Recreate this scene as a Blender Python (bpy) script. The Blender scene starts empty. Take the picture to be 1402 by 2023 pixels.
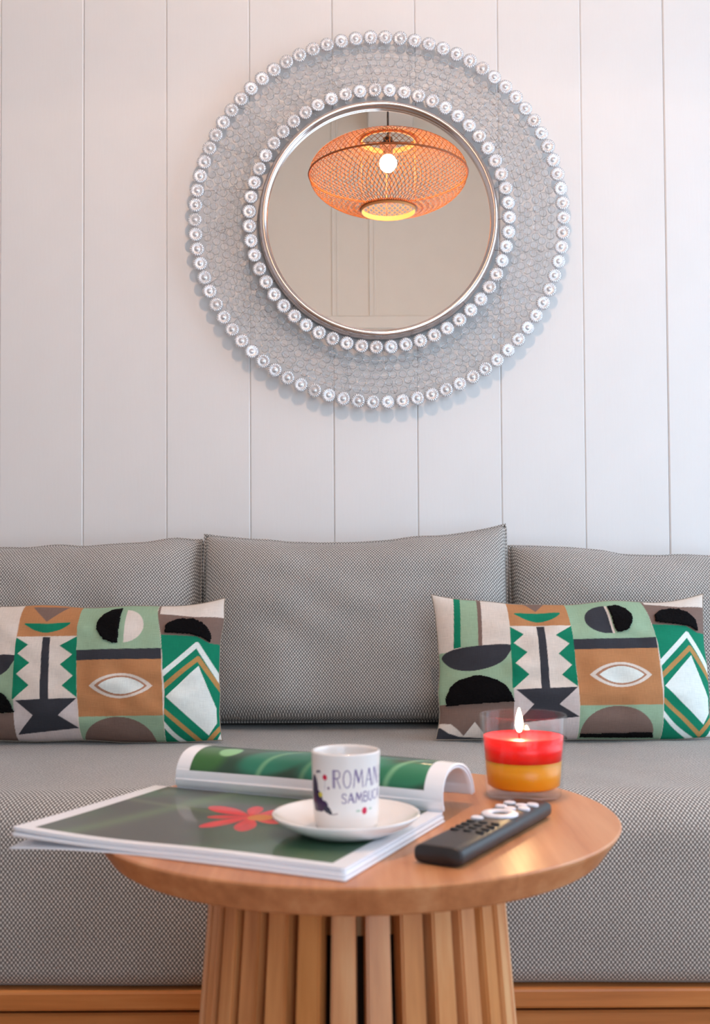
import bpy, bmesh, math, random
import numpy as np
from mathutils import Matrix, Vector

random.seed(7); np.random.seed(7)
PI = math.pi
scene = bpy.context.scene
COL = scene.collection

# ------------------------------------------------------------------ camera
CAM_Z = 0.679
cam_data = bpy.data.cameras.new('camera')
cam = bpy.data.objects.new('camera', cam_data)
COL.objects.link(cam)
cam_data.sensor_fit = 'VERTICAL'
cam_data.sensor_height = 36.0
cam_data.sensor_width = 36.0 * 1402 / 2023
cam_data.lens = 37.9
cam_data.shift_y = 0.0312
cam_data.clip_start = 0.02
cam_data.dof.use_dof = True
cam_data.dof.focus_distance = 2.2
cam_data.dof.aperture_fstop = 9.0
cam.matrix_world = (Matrix.Translation((0, 0, CAM_Z)) @ Matrix.Rotation(math.radians(91.73), 4, 'X')
                    @ Matrix.Rotation(math.radians(-0.33), 4, 'Z'))
scene.camera = cam

# ------------------------------------------------------------------ world, daylight, exposure
world = bpy.data.worlds.new('sky'); scene.world = world
world.use_nodes = True
bgn = world.node_tree.nodes['Background']
bgn.inputs[0].default_value = (0.62, 0.80, 1.0, 1)
bgn.inputs[1].default_value = 3.85
scene.view_settings.view_transform = 'Standard'
scene.view_settings.look = 'None'
scene.view_settings.gamma = 1.0
scene.view_settings.use_curve_mapping = False
scene.view_settings.exposure = 0.30
try:
    scene.cycles.use_denoising = True
    scene.cycles.max_bounces = 12
    scene.cycles.transparent_max_bounces = 24
    scene.cycles.transmission_bounces = 10
    scene.cycles.sample_clamp_indirect = 6.0
    scene.cycles.caustics_reflective = False
except Exception:
    pass

RX0, RX1, RY0, RY1, RZ1 = -1.95, 1.62, -1.05, 2.30, 3.15   # room
WIN_R = (0.55, 2.12, 0.30, 2.25)                            # right wall window: y0,y1,z0,z1
DOOR_B = (0.10, 1.52, 0.0, 1.93)                           # glazed door behind the camera: x0,x1,z0,z1

def portal(name, loc, rot, sx, sy):
    l = bpy.data.lights.new(name, 'AREA'); l.shape = 'RECTANGLE'; l.size = sx; l.size_y = sy
    l.cycles.is_portal = True
    o = bpy.data.objects.new(name, l); o.location = loc; o.rotation_euler = rot
    COL.objects.link(o)
portal('window_portal', (RX1 + 0.02, (WIN_R[0] + WIN_R[1]) / 2, (WIN_R[2] + WIN_R[3]) / 2), (0, math.radians(90), 0),
       WIN_R[3] - WIN_R[2], WIN_R[1] - WIN_R[0])
portal('door_portal', ((DOOR_B[0] + DOOR_B[1]) / 2, RY0 - 0.02, (DOOR_B[2] + DOOR_B[3]) / 2), (math.radians(90), 0, 0),
       DOOR_B[1] - DOOR_B[0], DOOR_B[3] - DOOR_B[2])

# ------------------------------------------------------------------ helpers
def lin(c):
    """sRGB 0-255 -> linear rgb"""
    out = []
    for v in c:
        v = v / 255.0
        out.append(v / 12.92 if v <= 0.04045 else ((v + 0.055) / 1.055) ** 2.4)
    return tuple(out)

def link(o, parent=None):
    COL.objects.link(o)
    if parent is not None:
        o.parent = parent
    return o

def obj(name, me, mat, parent=None, smooth=True):
    o = bpy.data.objects.new(name, me)
    if mat is not None and not me.materials:
        me.materials.append(mat)
    if smooth:
        me.polygons.foreach_set('use_smooth', [True] * len(me.polygons))
    return link(o, parent)

def tag(o, label=None, cat=None, group=None, kind=None):
    if label: o['label'] = label
    if cat: o['category'] = cat
    if group: o['group'] = group
    if kind: o['kind'] = kind
    return o

def empty(name, loc, rz=0.0):
    o = bpy.data.objects.new(name, None)
    o.empty_display_size = 0.05
    o.location = loc; o.rotation_euler = (0, 0, rz)
    return link(o)

def mesh_pydata(name, v, f):
    me = bpy.data.meshes.new(name)
    me.from_pydata([tuple(p) for p in v], [], [tuple(q) for q in f])
    me.update()
    return me

def grid_faces(nu, nv, off=0, close_u=False, flip=False):
    f = []
    for j in range(nv - 1):
        for i in range(nu if close_u else nu - 1):
            a = off + j * nu + i; b = off + j * nu + (i + 1) % nu
            c = b + nu; d = a + nu
            f.append((a, d, c, b) if flip else (a, b, c, d))
    return f

def bm_mesh(name, bm):
    bmesh.ops.recalc_face_normals(bm, faces=bm.faces[:])
    me = bpy.data.meshes.new(name); bm.to_mesh(me); bm.free()
    return me

def add_box(bm, x0, x1, y0, y1, z0, z1, bevel=0.0, seg=1):
    r = bmesh.ops.create_cube(bm, size=1.0)
    vs = r['verts']
    for v in vs:
        v.co = Vector(((x0 + x1) / 2 + v.co.x * (x1 - x0), (y0 + y1) / 2 + v.co.y * (y1 - y0), (z0 + z1) / 2 + v.co.z * (z1 - z0)))
    if bevel > 0:
        es = list({e for v in vs for e in v.link_edges})
        bmesh.ops.bevel(bm, geom=es, offset=bevel, segments=seg, affect='EDGES', profile=0.5)

def box_mesh(name, x0, x1, y0, y1, z0, z1, bevel=0.0, seg=1):
    bm = bmesh.new(); add_box(bm, x0, x1, y0, y1, z0, z1, bevel, seg)
    return bm_mesh(name, bm)

def lathe(name, prof, n=64, closed_profile=False, radial=None, cap=False):
    """prof: list of (r,z); revolve about z"""
    m = len(prof); v = []
    for (r, z) in prof:
        for i in range(n):
            a = 2 * PI * i / n
            rr = r * (radial(a, r) if radial else 1.0)
            v.append((rr * math.cos(a), rr * math.sin(a), z))
    f = grid_faces(n, m, close_u=True)
    if closed_profile:
        for i in range(n):
            a = (m - 1) * n + i; b = (m - 1) * n + (i + 1) % n
            f.append((a, b, (i + 1) % n, i))
    if cap:
        f.append(tuple(reversed(range(n))))
        f.append(tuple((m - 1) * n + i for i in range(n)))
    bm = bmesh.new()
    me = mesh_pydata(name, v, f)
    bm.from_mesh(me); bpy.data.meshes.remove(me)
    bmesh.ops.remove_doubles(bm, verts=bm.verts[:], dist=1e-6)
    return bm_mesh(name, bm)

def tube_data(path, r, n=6, closed=False):
    """returns verts, faces of a tube along path"""
    P = [Vector(p) for p in path]; m = len(P); V = []; F = []
    up = Vector((0, 0, 1))
    prev = None
    for i in range(m):
        if closed:
            t = (P[(i + 1) % m] - P[i - 1]).normalized()
        else:
            t = (P[min(i + 1, m - 1)] - P[max(i - 1, 0)]).normalized()
        if prev is None:
            a = up if abs(t.dot(up)) < 0.9 else Vector((1, 0, 0))
            s = t.cross(a).normalized()
        else:
            s = (prev - t * prev.dot(t)).normalized()
        prev = s
        q = t.cross(s)
        for k in range(n):
            a = 2 * PI * k / n
            V.append(P[i] + (s * math.cos(a) + q * math.sin(a)) * r)
    for j in range(m if closed else m - 1):
        for k in range(n):
            a = j * n + k; b = j * n + (k + 1) % n
            c = ((j + 1) % m) * n + (k + 1) % n; d = ((j + 1) % m) * n + k
            F.append((a, b, c, d))
    if not closed:
        F.append(tuple(reversed(range(n)))); F.append(tuple((m - 1) * n + k for k in range(n)))
    return V, F

class Soup:
    def __init__(s): s.v = []; s.f = []
    def add(s, V, F):
        o = len(s.v); s.v += [tuple(p) for p in V]; s.f += [tuple(o + i for i in q) for q in F]; return s
    def mesh(s, name): return mesh_pydata(name, s.v, s.f)

def set_uv(me, uv):
    """uv: (nverts,2) array"""
    lay = me.uv_layers.new(name='UVMap')
    idx = np.zeros(len(me.loops), dtype=np.int32); me.loops.foreach_get('vertex_index', idx)
    lay.data.foreach_set('uv', np.asarray(uv, dtype=np.float32)[idx].ravel())

def set_col(me, col):
    """col: (nverts,3) linear"""
    a = me.color_attributes.new('print', 'FLOAT_COLOR', 'POINT')
    c = np.ones((len(col), 4), dtype=np.float32); c[:, :3] = col
    a.data.foreach_set('color', c.ravel())

# --- flat print: polygons and strokes evaluated on mesh points
def in_poly(P, poly):
    poly = np.asarray(poly, float); x = P[:, 0]; y = P[:, 1]
    ins = np.zeros(len(P), bool); n = len(poly); j = n - 1
    for i in range(n):
        xi, yi = poly[i]; xj, yj = poly[j]
        if yi != yj:
            c = ((yi > y) != (yj > y)) & (x < (xj - xi) * (y - yi) / (yj - yi) + xi)
            ins ^= c
        j = i
    return ins

def near_line(P, pts, w):
    pts = np.asarray(pts, float); hit = np.zeros(len(P), bool)
    for a, b in zip(pts[:-1], pts[1:]):
        d = b - a; L = max(float(d @ d), 1e-18)
        t = np.clip(((P - a) @ d) / L, 0, 1)
        q = P - (a + t[:, None] * d)
        hit |= (q[:, 0] ** 2 + q[:, 1] ** 2) < (w / 2) ** 2
    return hit

def spline(pts, n=8, closed=False):
    P = [np.asarray(p, float) for p in pts]; m = len(P); out = []
    rng = range(m) if closed else range(m - 1)
    for i in rng:
        p1 = P[i]; p2 = P[(i + 1) % m]
        p0 = P[i - 1] if (closed or i > 0) else p1
        p3 = P[(i + 2) % m] if (closed or i + 2 < m) else p2
        for k in range(n):
            t = k / n
            out.append(0.5 * ((2 * p1) + (-p0 + p2) * t + (2 * p0 - 5 * p1 + 4 * p2 - p3) * t * t + (-p0 + 3 * p1 - 3 * p2 + p3) * t ** 3))
    if not closed: out.append(P[-1])
    return out

def sstep(a, b, x):
    t = np.clip((x - a) / (b - a), 0, 1); return t * t * (3 - 2 * t)

def vnoise(x, y, seed=0):
    """cheap smooth value noise for numpy arrays"""
    rs = np.random.RandomState(seed); T = rs.rand(64, 64)
    xi = np.floor(x).astype(int); yi = np.floor(y).astype(int)
    fx = x - xi; fy = y - yi; fx = fx * fx * (3 - 2 * fx); fy = fy * fy * (3 - 2 * fy)
    g = lambda i, j: T[i % 64, j % 64]
    return (g(xi, yi) * (1 - fx) + g(xi + 1, yi) * fx) * (1 - fy) + (g(xi, yi + 1) * (1 - fx) + g(xi + 1, yi + 1) * fx) * fy

# ------------------------------------------------------------------ materials
def mat(name, color=(0.8, 0.8, 0.8), rough=0.5, metal=0.0, **kw):
    m = bpy.data.materials.new(name); m.use_nodes = True
    b = m.node_tree.nodes['Principled BSDF']
    b.inputs['Base Color'].default_value = (*color, 1)
    b.inputs['Roughness'].default_value = rough
    b.inputs['Metallic'].default_value = metal
    for k, v in kw.items():
        b.inputs[k.replace('_', ' ')].default_value = v
    return m

class NT:
    def __init__(s, m):
        s.m = m; s.t = m.node_tree; s.b = s.t.nodes['Principled BSDF']
    def n(s, typ, **kw):
        nd = s.t.nodes.new(typ)
        for k, v in kw.items(): setattr(nd, k, v)
        return nd
    def l(s, a, b): s.t.links.new(a, b)
    def math(s, op, a, b=None, clamp=False):
        nd = s.n('ShaderNodeMath', operation=op); nd.use_clamp = clamp
        for i, v in enumerate((a, b)):
            if v is None: continue
            if isinstance(v, (int, float)): nd.inputs[i].default_value = v
            else: s.l(v, nd.inputs[i])
        return nd.outputs[0]
    def ramp(s, fac, stops):
        nd = s.n('ShaderNodeValToRGB'); cr = nd.color_ramp
        while len(cr.elements) < len(stops): cr.elements.new(0.5)
        for e, (p, c) in zip(cr.elements, stops):
            e.position = p; e.color = (*c, 1)
        s.l(fac, nd.inputs[0]); return nd.outputs[0]
    def mix(s, fac, a, b, blend='MIX'):
        nd = s.n('ShaderNodeMix', data_type='RGBA', blend_type=blend)
        for sock, v in ((nd.inputs[0], fac), (nd.inputs[6], a), (nd.inputs[7], b)):
            if isinstance(v, (int, float)): sock.default_value = v
            elif isinstance(v, tuple): sock.default_value = (*v, 1)
            else: s.l(v, sock)
        return nd.outputs[2]
    def noise(s, vec, scale, detail=3.0, rough=0.5):
        nd = s.n('ShaderNodeTexNoise'); nd.inputs['Scale'].default_value = scale
        nd.inputs['Detail'].default_value = detail; nd.inputs['Roughness'].default_value = rough
        if vec is not None: s.l(vec, nd.inputs['Vector'])
        return nd.outputs[0]
    def mapping(s, vec, scale=(1, 1, 1), loc=None):
        nd = s.n('ShaderNodeMapping'); nd.inputs['Scale'].default_value = scale
        s.l(vec, nd.inputs['Vector'])
        if loc is not None: s.l(loc, nd.inputs['Location'])
        return nd.outputs[0]
    def bump(s, h, strength=0.3, dist=0.001):
        nd = s.n('ShaderNodeBump'); nd.inputs['Strength'].default_value = strength; nd.inputs['Distance'].default_value = dist
        s.l(h, nd.inputs['Height']); s.l(nd.outputs[0], s.b.inputs['Normal'])
    def base(s, c): s.l(c, s.b.inputs['Base Color'])

def m_paint(name, color, rough=0.38):
    m = mat(name, color, rough); N = NT(m)
    tc = N.n('ShaderNodeTexCoord').outputs['Object']
    mp = N.mapping(tc, (30, 30, 4))
    h = N.noise(mp, 3.0, 4.0, 0.6)
    h2 = N.noise(tc, 9.0, 3.0)
    N.base(N.ramp(h2, [(0.3, tuple(c * 0.975 for c in color)), (0.7, color)]))
    N.bump(h, 0.12, 0.002)
    return m

def m_fabric(name):
    m = mat(name, (0.4, 0.4, 0.4), 0.9); N = NT(m)
    N.b.inputs['Sheen Weight'].default_value = 0.15
    N.b.inputs['Sheen Roughness'].default_value = 0.5
    N.b.inputs['Specular IOR Level'].default_value = 0.2
    uv = N.n('ShaderNodeUVMap').outputs[0]
    nz = N.n('ShaderNodeTexNoise'); nz.inputs['Scale'].default_value = 160.0; N.l(uv, nz.inputs['Vector'])
    off = N.n('ShaderNodeVectorMath', operation='SCALE'); N.l(nz.outputs['Color'], off.inputs[0]); off.inputs['Scale'].default_value = 0.0016
    ad = N.n('ShaderNodeVectorMath', operation='ADD'); N.l(uv, ad.inputs[0]); N.l(off.outputs[0], ad.inputs[1])
    sp = N.n('ShaderNodeSeparateXYZ'); N.l(ad.outputs[0], sp.inputs[0])
    p = 0.0056
    sx = N.math('SINE', N.math('MULTIPLY', sp.outputs[0], 2 * PI / p))
    sy = N.math('SINE', N.math('MULTIPLY', sp.outputs[1], 2 * PI / (p * 1.25)))
    d = N.math('ADD', N.math('MULTIPLY', N.math('MULTIPLY', sx, sy), 0.5), 0.5)
    fine = N.noise(uv, 520.0, 2.0)
    d2 = N.math('ADD', d, N.math('MULTIPLY', N.math('SUBTRACT', fine, 0.5), 0.55))
    c = N.ramp(d2, [(0.24, lin((118, 114, 111))), (0.52, lin((162, 157, 152))), (0.86, lin((224, 220, 214)))])
    big = N.noise(uv, 7.0, 3.0)
    c = N.mix(0.5, c, N.ramp(big, [(0.3, (0.80, 0.79, 0.78)), (0.7, (1, 1, 1))]), 'MULTIPLY')
    N.base(c)
    N.bump(d2, 0.5, 0.0012)
    return m

def m_wood(name, dark, mid, light, axis=0, scale=1.0, rough=0.35, rand=0.0, coat=0.0, stave=0.0):
    m = mat(name, mid, rough); N = NT(m)
    tc = N.n('ShaderNodeTexCoord').outputs['Object']
    oi = N.n('ShaderNodeObjectInfo')
    cmb = N.n('ShaderNodeCombineXYZ')
    r = N.math('MULTIPLY', oi.outputs['Random'], 20.0)
    for k in range(3): N.l(r, cmb.inputs[k])
    sc = [22 * scale] * 3; sc[axis] = 1.6 * scale
    mp = N.mapping(tc, tuple(sc), cmb.outputs[0])
    a = N.noise(mp, 1.0, 5.0, 0.6)
    sc2 = [120 * scale] * 3; sc2[axis] = 5 * scale
    g = N.noise(N.mapping(tc, tuple(sc2), cmb.outputs[0]), 1.0, 3.0)
    f = N.math('ADD', N.math('MULTIPLY', a, 0.8), N.math('MULTIPLY', g, 0.25))
    if stave:
        sp = N.n('ShaderNodeSeparateXYZ'); N.l(tc, sp.inputs[0])
        s0 = sp.outputs[1 if axis == 0 else 0]
        k = N.math('FLOOR', N.math('DIVIDE', s0, stave))
        wn = N.n('ShaderNodeTexWhiteNoise', noise_dimensions='1D'); N.l(k, wn.inputs['W'])
        f = N.math('ADD', f, N.math('MULTIPLY', N.math('SUBTRACT', wn.outputs[0], 0.5), 0.10))
    c = N.ramp(f, [(0.30, dark), (0.52, mid), (0.75, light)])
    if rand:
        hv = N.n('ShaderNodeHueSaturation'); N.l(c, hv.inputs['Color'])
        N.l(N.math('ADD', N.math('MULTIPLY', N.math('SUBTRACT', oi.outputs['Random'], 0.5), rand), 1.0), hv.inputs['Value'])
        N.l(N.math('ADD', N.math('MULTIPLY', N.math('SUBTRACT', oi.outputs['Random'], 0.5), -rand * 0.8), 1.0), hv.inputs['Saturation'])
        c = hv.outputs[0]
    N.base(c); N.bump(f, 0.08, 0.001)
    if coat:
        N.b.inputs['Coat Weight'].default_value = coat; N.b.inputs['Coat Roughness'].default_value = 0.28
    return m

def m_print(name, rough=0.6, weave=0.0, coat=0.0):
    m = mat(name, (1, 1, 1), rough); N = NT(m)
    at = N.n('ShaderNodeAttribute'); at.attribute_name = 'print'
    c = at.outputs['Color']
    if weave:
        uv = N.n('ShaderNodeUVMap').outputs[0]
        a = N.noise(N.mapping(uv, (900, 60, 1)), 1.0, 2.0); b = N.noise(N.mapping(uv, (60, 900, 1)), 1.0, 2.0)
        w = N.math('ADD', a, b)
        c = N.mix(weave, c, N.ramp(N.math('MULTIPLY', w, 0.5), [(0.35, (0.84, 0.84, 0.84)), (0.65, (1.06, 1.06, 1.06))]), 'MULTIPLY')
        N.bump(w, 0.25, 0.0008)
        N.b.inputs['Specular IOR Level'].default_value = 0.2
    N.base(c)
    if coat:
        N.b.inputs['Coat Weight'].default_value = coat; N.b.inputs['Coat Roughness'].default_value = 0.06
    return m

def m_thin_glass(name, tint=(1, 1, 1), ior=1.45, boost=1.0):
    """clear glass for thin walls: lets the light through and reflects by Fresnel"""
    m = bpy.data.materials.new(name); m.use_nodes = True; t = m.node_tree
    t.nodes.remove(t.nodes['Principled BSDF']); out = t.nodes['Material Output']
    tr = t.nodes.new('ShaderNodeBsdfTransparent'); tr.inputs[0].default_value = (*tint, 1)
    gl = t.nodes.new('ShaderNodeBsdfGlossy'); gl.inputs['Roughness'].default_value = 0.02
    lw = t.nodes.new('ShaderNodeLayerWeight'); lw.inputs['Blend'].default_value = 0.5
    fr = t.nodes.new('ShaderNodeMath'); fr.operation = 'POWER'; fr.inputs[1].default_value = 4.0
    t.links.new(lw.outputs['Facing'], fr.inputs[0])
    mu = t.nodes.new('ShaderNodeMath'); mu.operation = 'MULTIPLY_ADD'; mu.use_clamp = True
    mu.inputs[1].default_value = 0.75 * boost; mu.inputs[2].default_value = 0.035 * boost
    mx = t.nodes.new('ShaderNodeMixShader')
    t.links.new(fr.outputs[0], mu.inputs[0]); t.links.new(mu.outputs[0], mx.inputs[0])
    t.links.new(tr.outputs[0], mx.inputs[1]); t.links.new(gl.outputs[0], mx.inputs[2]); t.links.new(mx.outputs[0], out.inputs[0])
    return m

def m_emit(name, color, strength):
    m = bpy.data.materials.new(name); m.use_nodes = True; t = m.node_tree
    t.nodes.remove(t.nodes['Principled BSDF'])
    e = t.nodes.new('ShaderNodeEmission'); e.inputs[0].default_value = (*color, 1); e.inputs[1].default_value = strength
    t.links.new(e.outputs[0], t.nodes['Material Output'].inputs[0])
    return m

M = {}
M['plank'] = m_paint('white_painted_board', (0.80, 0.780, 0.768), 0.36)
M['backwall'] = m_paint('cream_painted_wall', (0.86, 0.81, 0.73), 0.5)
M['trim'] = m_paint('cream_painted_trim', (0.86, 0.82, 0.75), 0.4)
M['ceil'] = m_paint('ceiling_paint', (0.86, 0.83, 0.79), 0.6)
M['fabric'] = m_fabric('grey_tweed')
M['teak'] = m_wood('teak', lin((166, 102, 62)), lin((204, 138, 92)), lin((226, 170, 124)), axis=1, rough=0.40, coat=0.05, stave=0.062)
M['slat'] = m_wood('teak_slat', lin((184, 116, 66)), lin((218, 150, 94)), lin((240, 190, 138)), axis=2, rough=0.45, rand=0.16)
M['base'] = m_wood('honey_wood', lin((160, 94, 44)), lin((198, 124, 64)), lin((220, 152, 88)), axis=0, rough=0.45)
M['dark'] = mat('recess_shade', lin((52, 34, 24)), 0.7)  # dark brown painted in for shade in the sofa groove and inside the table
M['floor'] = m_wood('oak_floor', lin((120, 82, 52)), lin((160, 116, 78)), lin((190, 148, 108)), axis=0, rough=0.4)
M['paper'] = mat('white_paper', lin((246, 245, 249)), 0.55)
M['page'] = m_print('glossy_page', 0.45, coat=0.55)
M['pillow'] = m_print('printed_cotton', 0.85, weave=0.75)
M['pillowback'] = mat('cream_cotton', lin((222, 208, 194)), 0.9)
M['seam'] = mat('seam_thread', lin((150, 138, 124)), 0.9)
M['tuft'] = mat('black_tufted_wool', lin((16, 14, 15)), 0.95, Specular_IOR_Level=0.1)
M['china'] = mat('white_china', lin((240, 234, 230)), 0.18, Coat_Weight=0.4, Coat_Roughness=0.03)
M['chinaprint'] = m_print('printed_china', 0.2)
M['remote'] = mat('black_plastic', lin((36, 32, 33)), 0.42)
M['remotebtn'] = mat('black_rubber', lin((24, 22, 23)), 0.6)
M['whitebtn'] = mat('white_rubber', lin((238, 234, 240)), 0.35)
M['chrome'] = mat('polished_chrome', (0.66, 0.58, 0.56), 0.16, 1.0)
M['wire'] = mat('silver_wire', (0.55, 0.53, 0.53), 0.25, 1.0)
M['mirror'] = mat('mirror_silver', (0.94, 0.93, 0.91), 0.0, 1.0)
M['glass'] = m_thin_glass('clear_glass', (1.0, 1.0, 1.0), 1.5, 0.55)
M['pane'] = m_thin_glass('window_glass', (0.97, 0.98, 0.98), 1.45, 1.0)
M['bamboo'] = mat('bamboo_strand', lin((160, 94, 12)), 0.5)
M['bamboo_rim'] = mat('bamboo_hoop', lin((168, 88, 34)), 0.5)
M['bamboo_band'] = mat('bamboo_band', lin((222, 158, 92)), 0.5)
M['bronze'] = mat('dark_bronze', lin((62, 40, 30)), 0.4, 0.6)
M['cord'] = mat('black_cord', (0.012, 0.011, 0.011), 0.6)
M['frame'] = mat('white_frame', (0.8, 0.8, 0.8), 0.4)
M['wick'] = mat('charred_wick', (0.03, 0.02, 0.02), 0.9)

# ------------------------------------------------------------------ the room
def struct(name, me, m, label, cat, parent=None, smooth=False):
    o = obj(name, me, m, parent, smooth)
    tag(o, label, cat, kind='structure')
    return o

# wall behind the sofa, of separate painted boards
wf = struct('wall_front', box_mesh('wall_front', RX0, RX1, RY1 - 0.004, RY1 + 0.10, 0, RZ1), M['plank'],
            'white painted vertical board wall behind the grey sofa', 'wall')
PW = 0.1779; PX = -0.0435
def plank_mesh(w):
    bm = bmesh.new()
    prof = [(-w / 2, 0.0), (-w / 2, -0.0080), (-w / 2 + 0.0024, -0.0105), (w / 2 - 0.0024, -0.0105), (w / 2, -0.0080), (w / 2, 0.0)]
    lo = [bm.verts.new((x, y, 0.0)) for x, y in prof]; hi = [bm.verts.new((x, y, RZ1)) for x, y in prof]
    n = len(prof)
    for i in range(n):
        bm.faces.new((lo[i], lo[(i + 1) % n], hi[(i + 1) % n], hi[i]))
    bm.faces.new(lo); bm.faces.new(list(reversed(hi)))
    return bm_mesh('plank', bm)
pm = plank_mesh(PW - 0.0003)
for k in range(-11, 12):
    xc = PX + PW * (k + 0.5)
    if xc - PW / 2 < RX0 or xc + PW / 2 > RX1: continue
    o = obj('plank', pm, M['plank'], wf, smooth=False)
    o.location = (xc, RY1 - 0.004 + random.uniform(-0.0006, 0.0006), 0)

def wall_with_hole(name, axis, c0, c1, a0, a1, hole, z1, m, label):
    """axis 'x': wall at x in [c0,c1] spanning y a0..a1; hole (a,b,z0,z1)"""
    bm = bmesh.new()
    h0, h1, z0h, z1h = hole
    for (p, q, za, zb) in ((a0, h0, 0, z1), (h1, a1, 0, z1), (h0, h1, 0, z0h), (h0, h1, z1h, z1)):
        if q - p < 1e-4 or zb - za < 1e-4: continue
        if axis == 'x': add_box(bm, c0, c1, p, q, za, zb)
        else: add_box(bm, p, q, c0, c1, za, zb)
    return struct(name, bm_mesh(name, bm), m, label, 'wall')
wall_with_hole('wall_right', 'x', RX1, RX1 + 0.12, RY0, RY1, WIN_R, RZ1, M['plank'], 'white side wall with the window right of the sofa')
wall_with_hole('wall_back', 'y', RY0 - 0.12, RY0, RX0, RX1, DOOR_B, RZ1, M['backwall'], 'cream panelled wall seen in the round mirror')
struct('wall_left', box_mesh('wall_left', RX0 - 0.12, RX0, RY0, RY1, 0, RZ1), M['plank'], 'white side wall left of the sofa', 'wall')
struct('floor', box_mesh('floor', RX0 - 0.12, RX1 + 0.12, RY0 - 0.12, RY1 + 0.1, -0.08, 0.0), M['floor'], 'wooden floor under sofa and table', 'floor')
struct('ceiling', box_mesh('ceiling', RX0 - 0.12, RX1 + 0.12, RY0 - 0.12, RY1 + 0.1, RZ1, RZ1 + 0.08), M['ceil'], 'pale ceiling above the room', 'ceiling')
struct('trim_1', box_mesh('trim', 0.078, 0.306, RY0, RY1 - 0.02, 2.98, RZ1, 0.004), M['ceil'], 'boxed pale ceiling beam carrying the pendant cord', 'beam')

wb = bpy.data.objects['wall_back']
for xb in (-0.096, 0.098):                      # double battens on the back wall
    for dx in (-0.012, 0.012):
        obj('batten', box_mesh('batten', xb + dx - 0.0045, xb + dx + 0.0045, RY0, RY0 + 0.008, 2.03, RZ1, 0.002), M['trim'], wb, False)
    obj('batten', box_mesh('batten', xb - 0.0075, xb + 0.0075, RY0, RY0 + 0.004, 2.03, RZ1), M['trim'], wb, False)
struct('trim_2', box_mesh('trim', -1.2, DOOR_B[1] + 0.1, RY0, RY0 + 0.022, 1.965, 2.03, 0.004), M['trim'], 'cream head moulding low in the round mirror', 'trim')

# window in the right wall (outside the picture, it lights the room) and glazed door behind the camera
def glazed(name, axis, c, hole, nx, label, cat):
    a, b, z0, z1 = hole
    r = empty(name, (0, 0, 0)); tag(r, label, cat, kind='structure')
    t = 0.05
    def bar(a0, a1, za, zb, nm):
        if axis == 'x': me = box_mesh(nm, c - 0.03, c + 0.03, a0, a1, za, zb, 0.004)
        else: me = box_mesh(nm, a0, a1, c - 0.03, c + 0.03, za, zb, 0.004)
        obj(nm, me, M['frame'], r, False)
    bar(a, b, z0, z0 + t, 'window_frame'); bar(a, b, z1 - t, z1, 'window_frame')
    for k in range(nx + 1):
        x = a + (b - a - t) * k / nx
        bar(x, x + t, z0 + t, z1 - t, 'mullion')
    for k in range(nx):
        x0 = a + (b - a - t) * k / nx + t; x1 = a + (b - a - t) * (k + 1) / nx
        if axis == 'x': me = box_mesh('pane', c - 0.003, c + 0.003, x0, x1, z0 + t, z1 - t)
        else: me = box_mesh('pane', x0, x1, c - 0.003, c + 0.003, z0 + t, z1 - t)
        obj('pane', me, M['pane'], r, False)
glazed('window_1', 'x', RX1 + 0.07, WIN_R, 2, 'white framed window in the right side wall', 'window')
glazed('door_1', 'y', RY0 - 0.07, DOOR_B, 2, 'white glazed double door behind the camera', 'door')

# ------------------------------------------------------------------ sofa
SEAT_Z = 0.392; SY0, SY1 = 1.435, 2.262; SX = 1.02
sofa = empty('sofa', (0, SY0, 0)); tag(sofa, 'grey tweed sofa with long seat cushion on a honey coloured wooden base', 'sofa')
def seat_mesh():
    # profile in (y,z): underside front -> up the front -> over -> back
    pr = [(0.02, 0.136), (0.004, 0.145), (0.0, 0.160), (-0.002, 0.25), (0.0, 0.318)]
    R = 0.062
    for k in range(1, 13):
        a = PI - (PI / 2) * k / 12
        pr.append((R + R * math.cos(a), SEAT_Z - 0.064 + R * math.sin(a)))
    for k in range(1, 25):
        pr.append((R + (0.82 - R) * k / 24, SEAT_Z - 0.002 + 0.003 * math.sin(PI * k / 24)))
    pr += [(0.825, 0.30), (0.82, 0.136), (0.4, 0.136), (0.02, 0.136)]
    pr = np.array(pr); nx = 160
    xs = np.linspace(-SX, SX, nx)
    s = np.concatenate([[0], np.cumsum(np.linalg.norm(np.diff(pr, axis=0), axis=1))])
    V = []; UV = []
    for (p, si) in zip(pr, s):
        top = max(0.0, min(1.0, (p[1] - 0.33) / 0.06))
        w = (vnoise(xs * 5 + 9, np.full(nx, p[0] * 4.0 + 3), 3) - 0.5) * 0.006 * top * (1 if p[0] < 0.45 else 0.3)
        w += (vnoise(xs * 14 + p[0] * 9, np.full(nx, p[0] * 3.0), 5) - 0.5) * 0.004 * top * (1 if p[0] < 0.45 else 0.3)
        f = (vnoise(xs * 4 + 2, np.full(nx, p[1] * 6.0), 8) - 0.5) * 0.006 * (1 - top) * (p[0] < 0.1)
        for i in range(nx):
            V.append((xs[i], p[0] + f[i], p[1] + w[i])); UV.append((xs[i], si))
    n = len(pr)
    f = grid_faces(nx, n)
    f.append(tuple(j * nx for j in range(n - 1))); f.append(tuple(j * nx + nx - 1 for j in reversed(range(n - 1))))
    me = mesh_pydata('seat_cushion', V, f); set_uv(me, UV); return me
obj('seat_cushion', seat_mesh(), M['fabric'], sofa)
obj('top_rail', box_mesh('top_rail', -SX, SX, 0.0, 0.80, 0.109, 0.1355, 0.004, 2), M['base'], sofa, False)
obj('recess', box_mesh('recess', -SX, SX, 0.018, 0.78, 0.104, 0.110), M['dark'], sofa, False)  # dark strip stands for the shade in the groove
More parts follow.
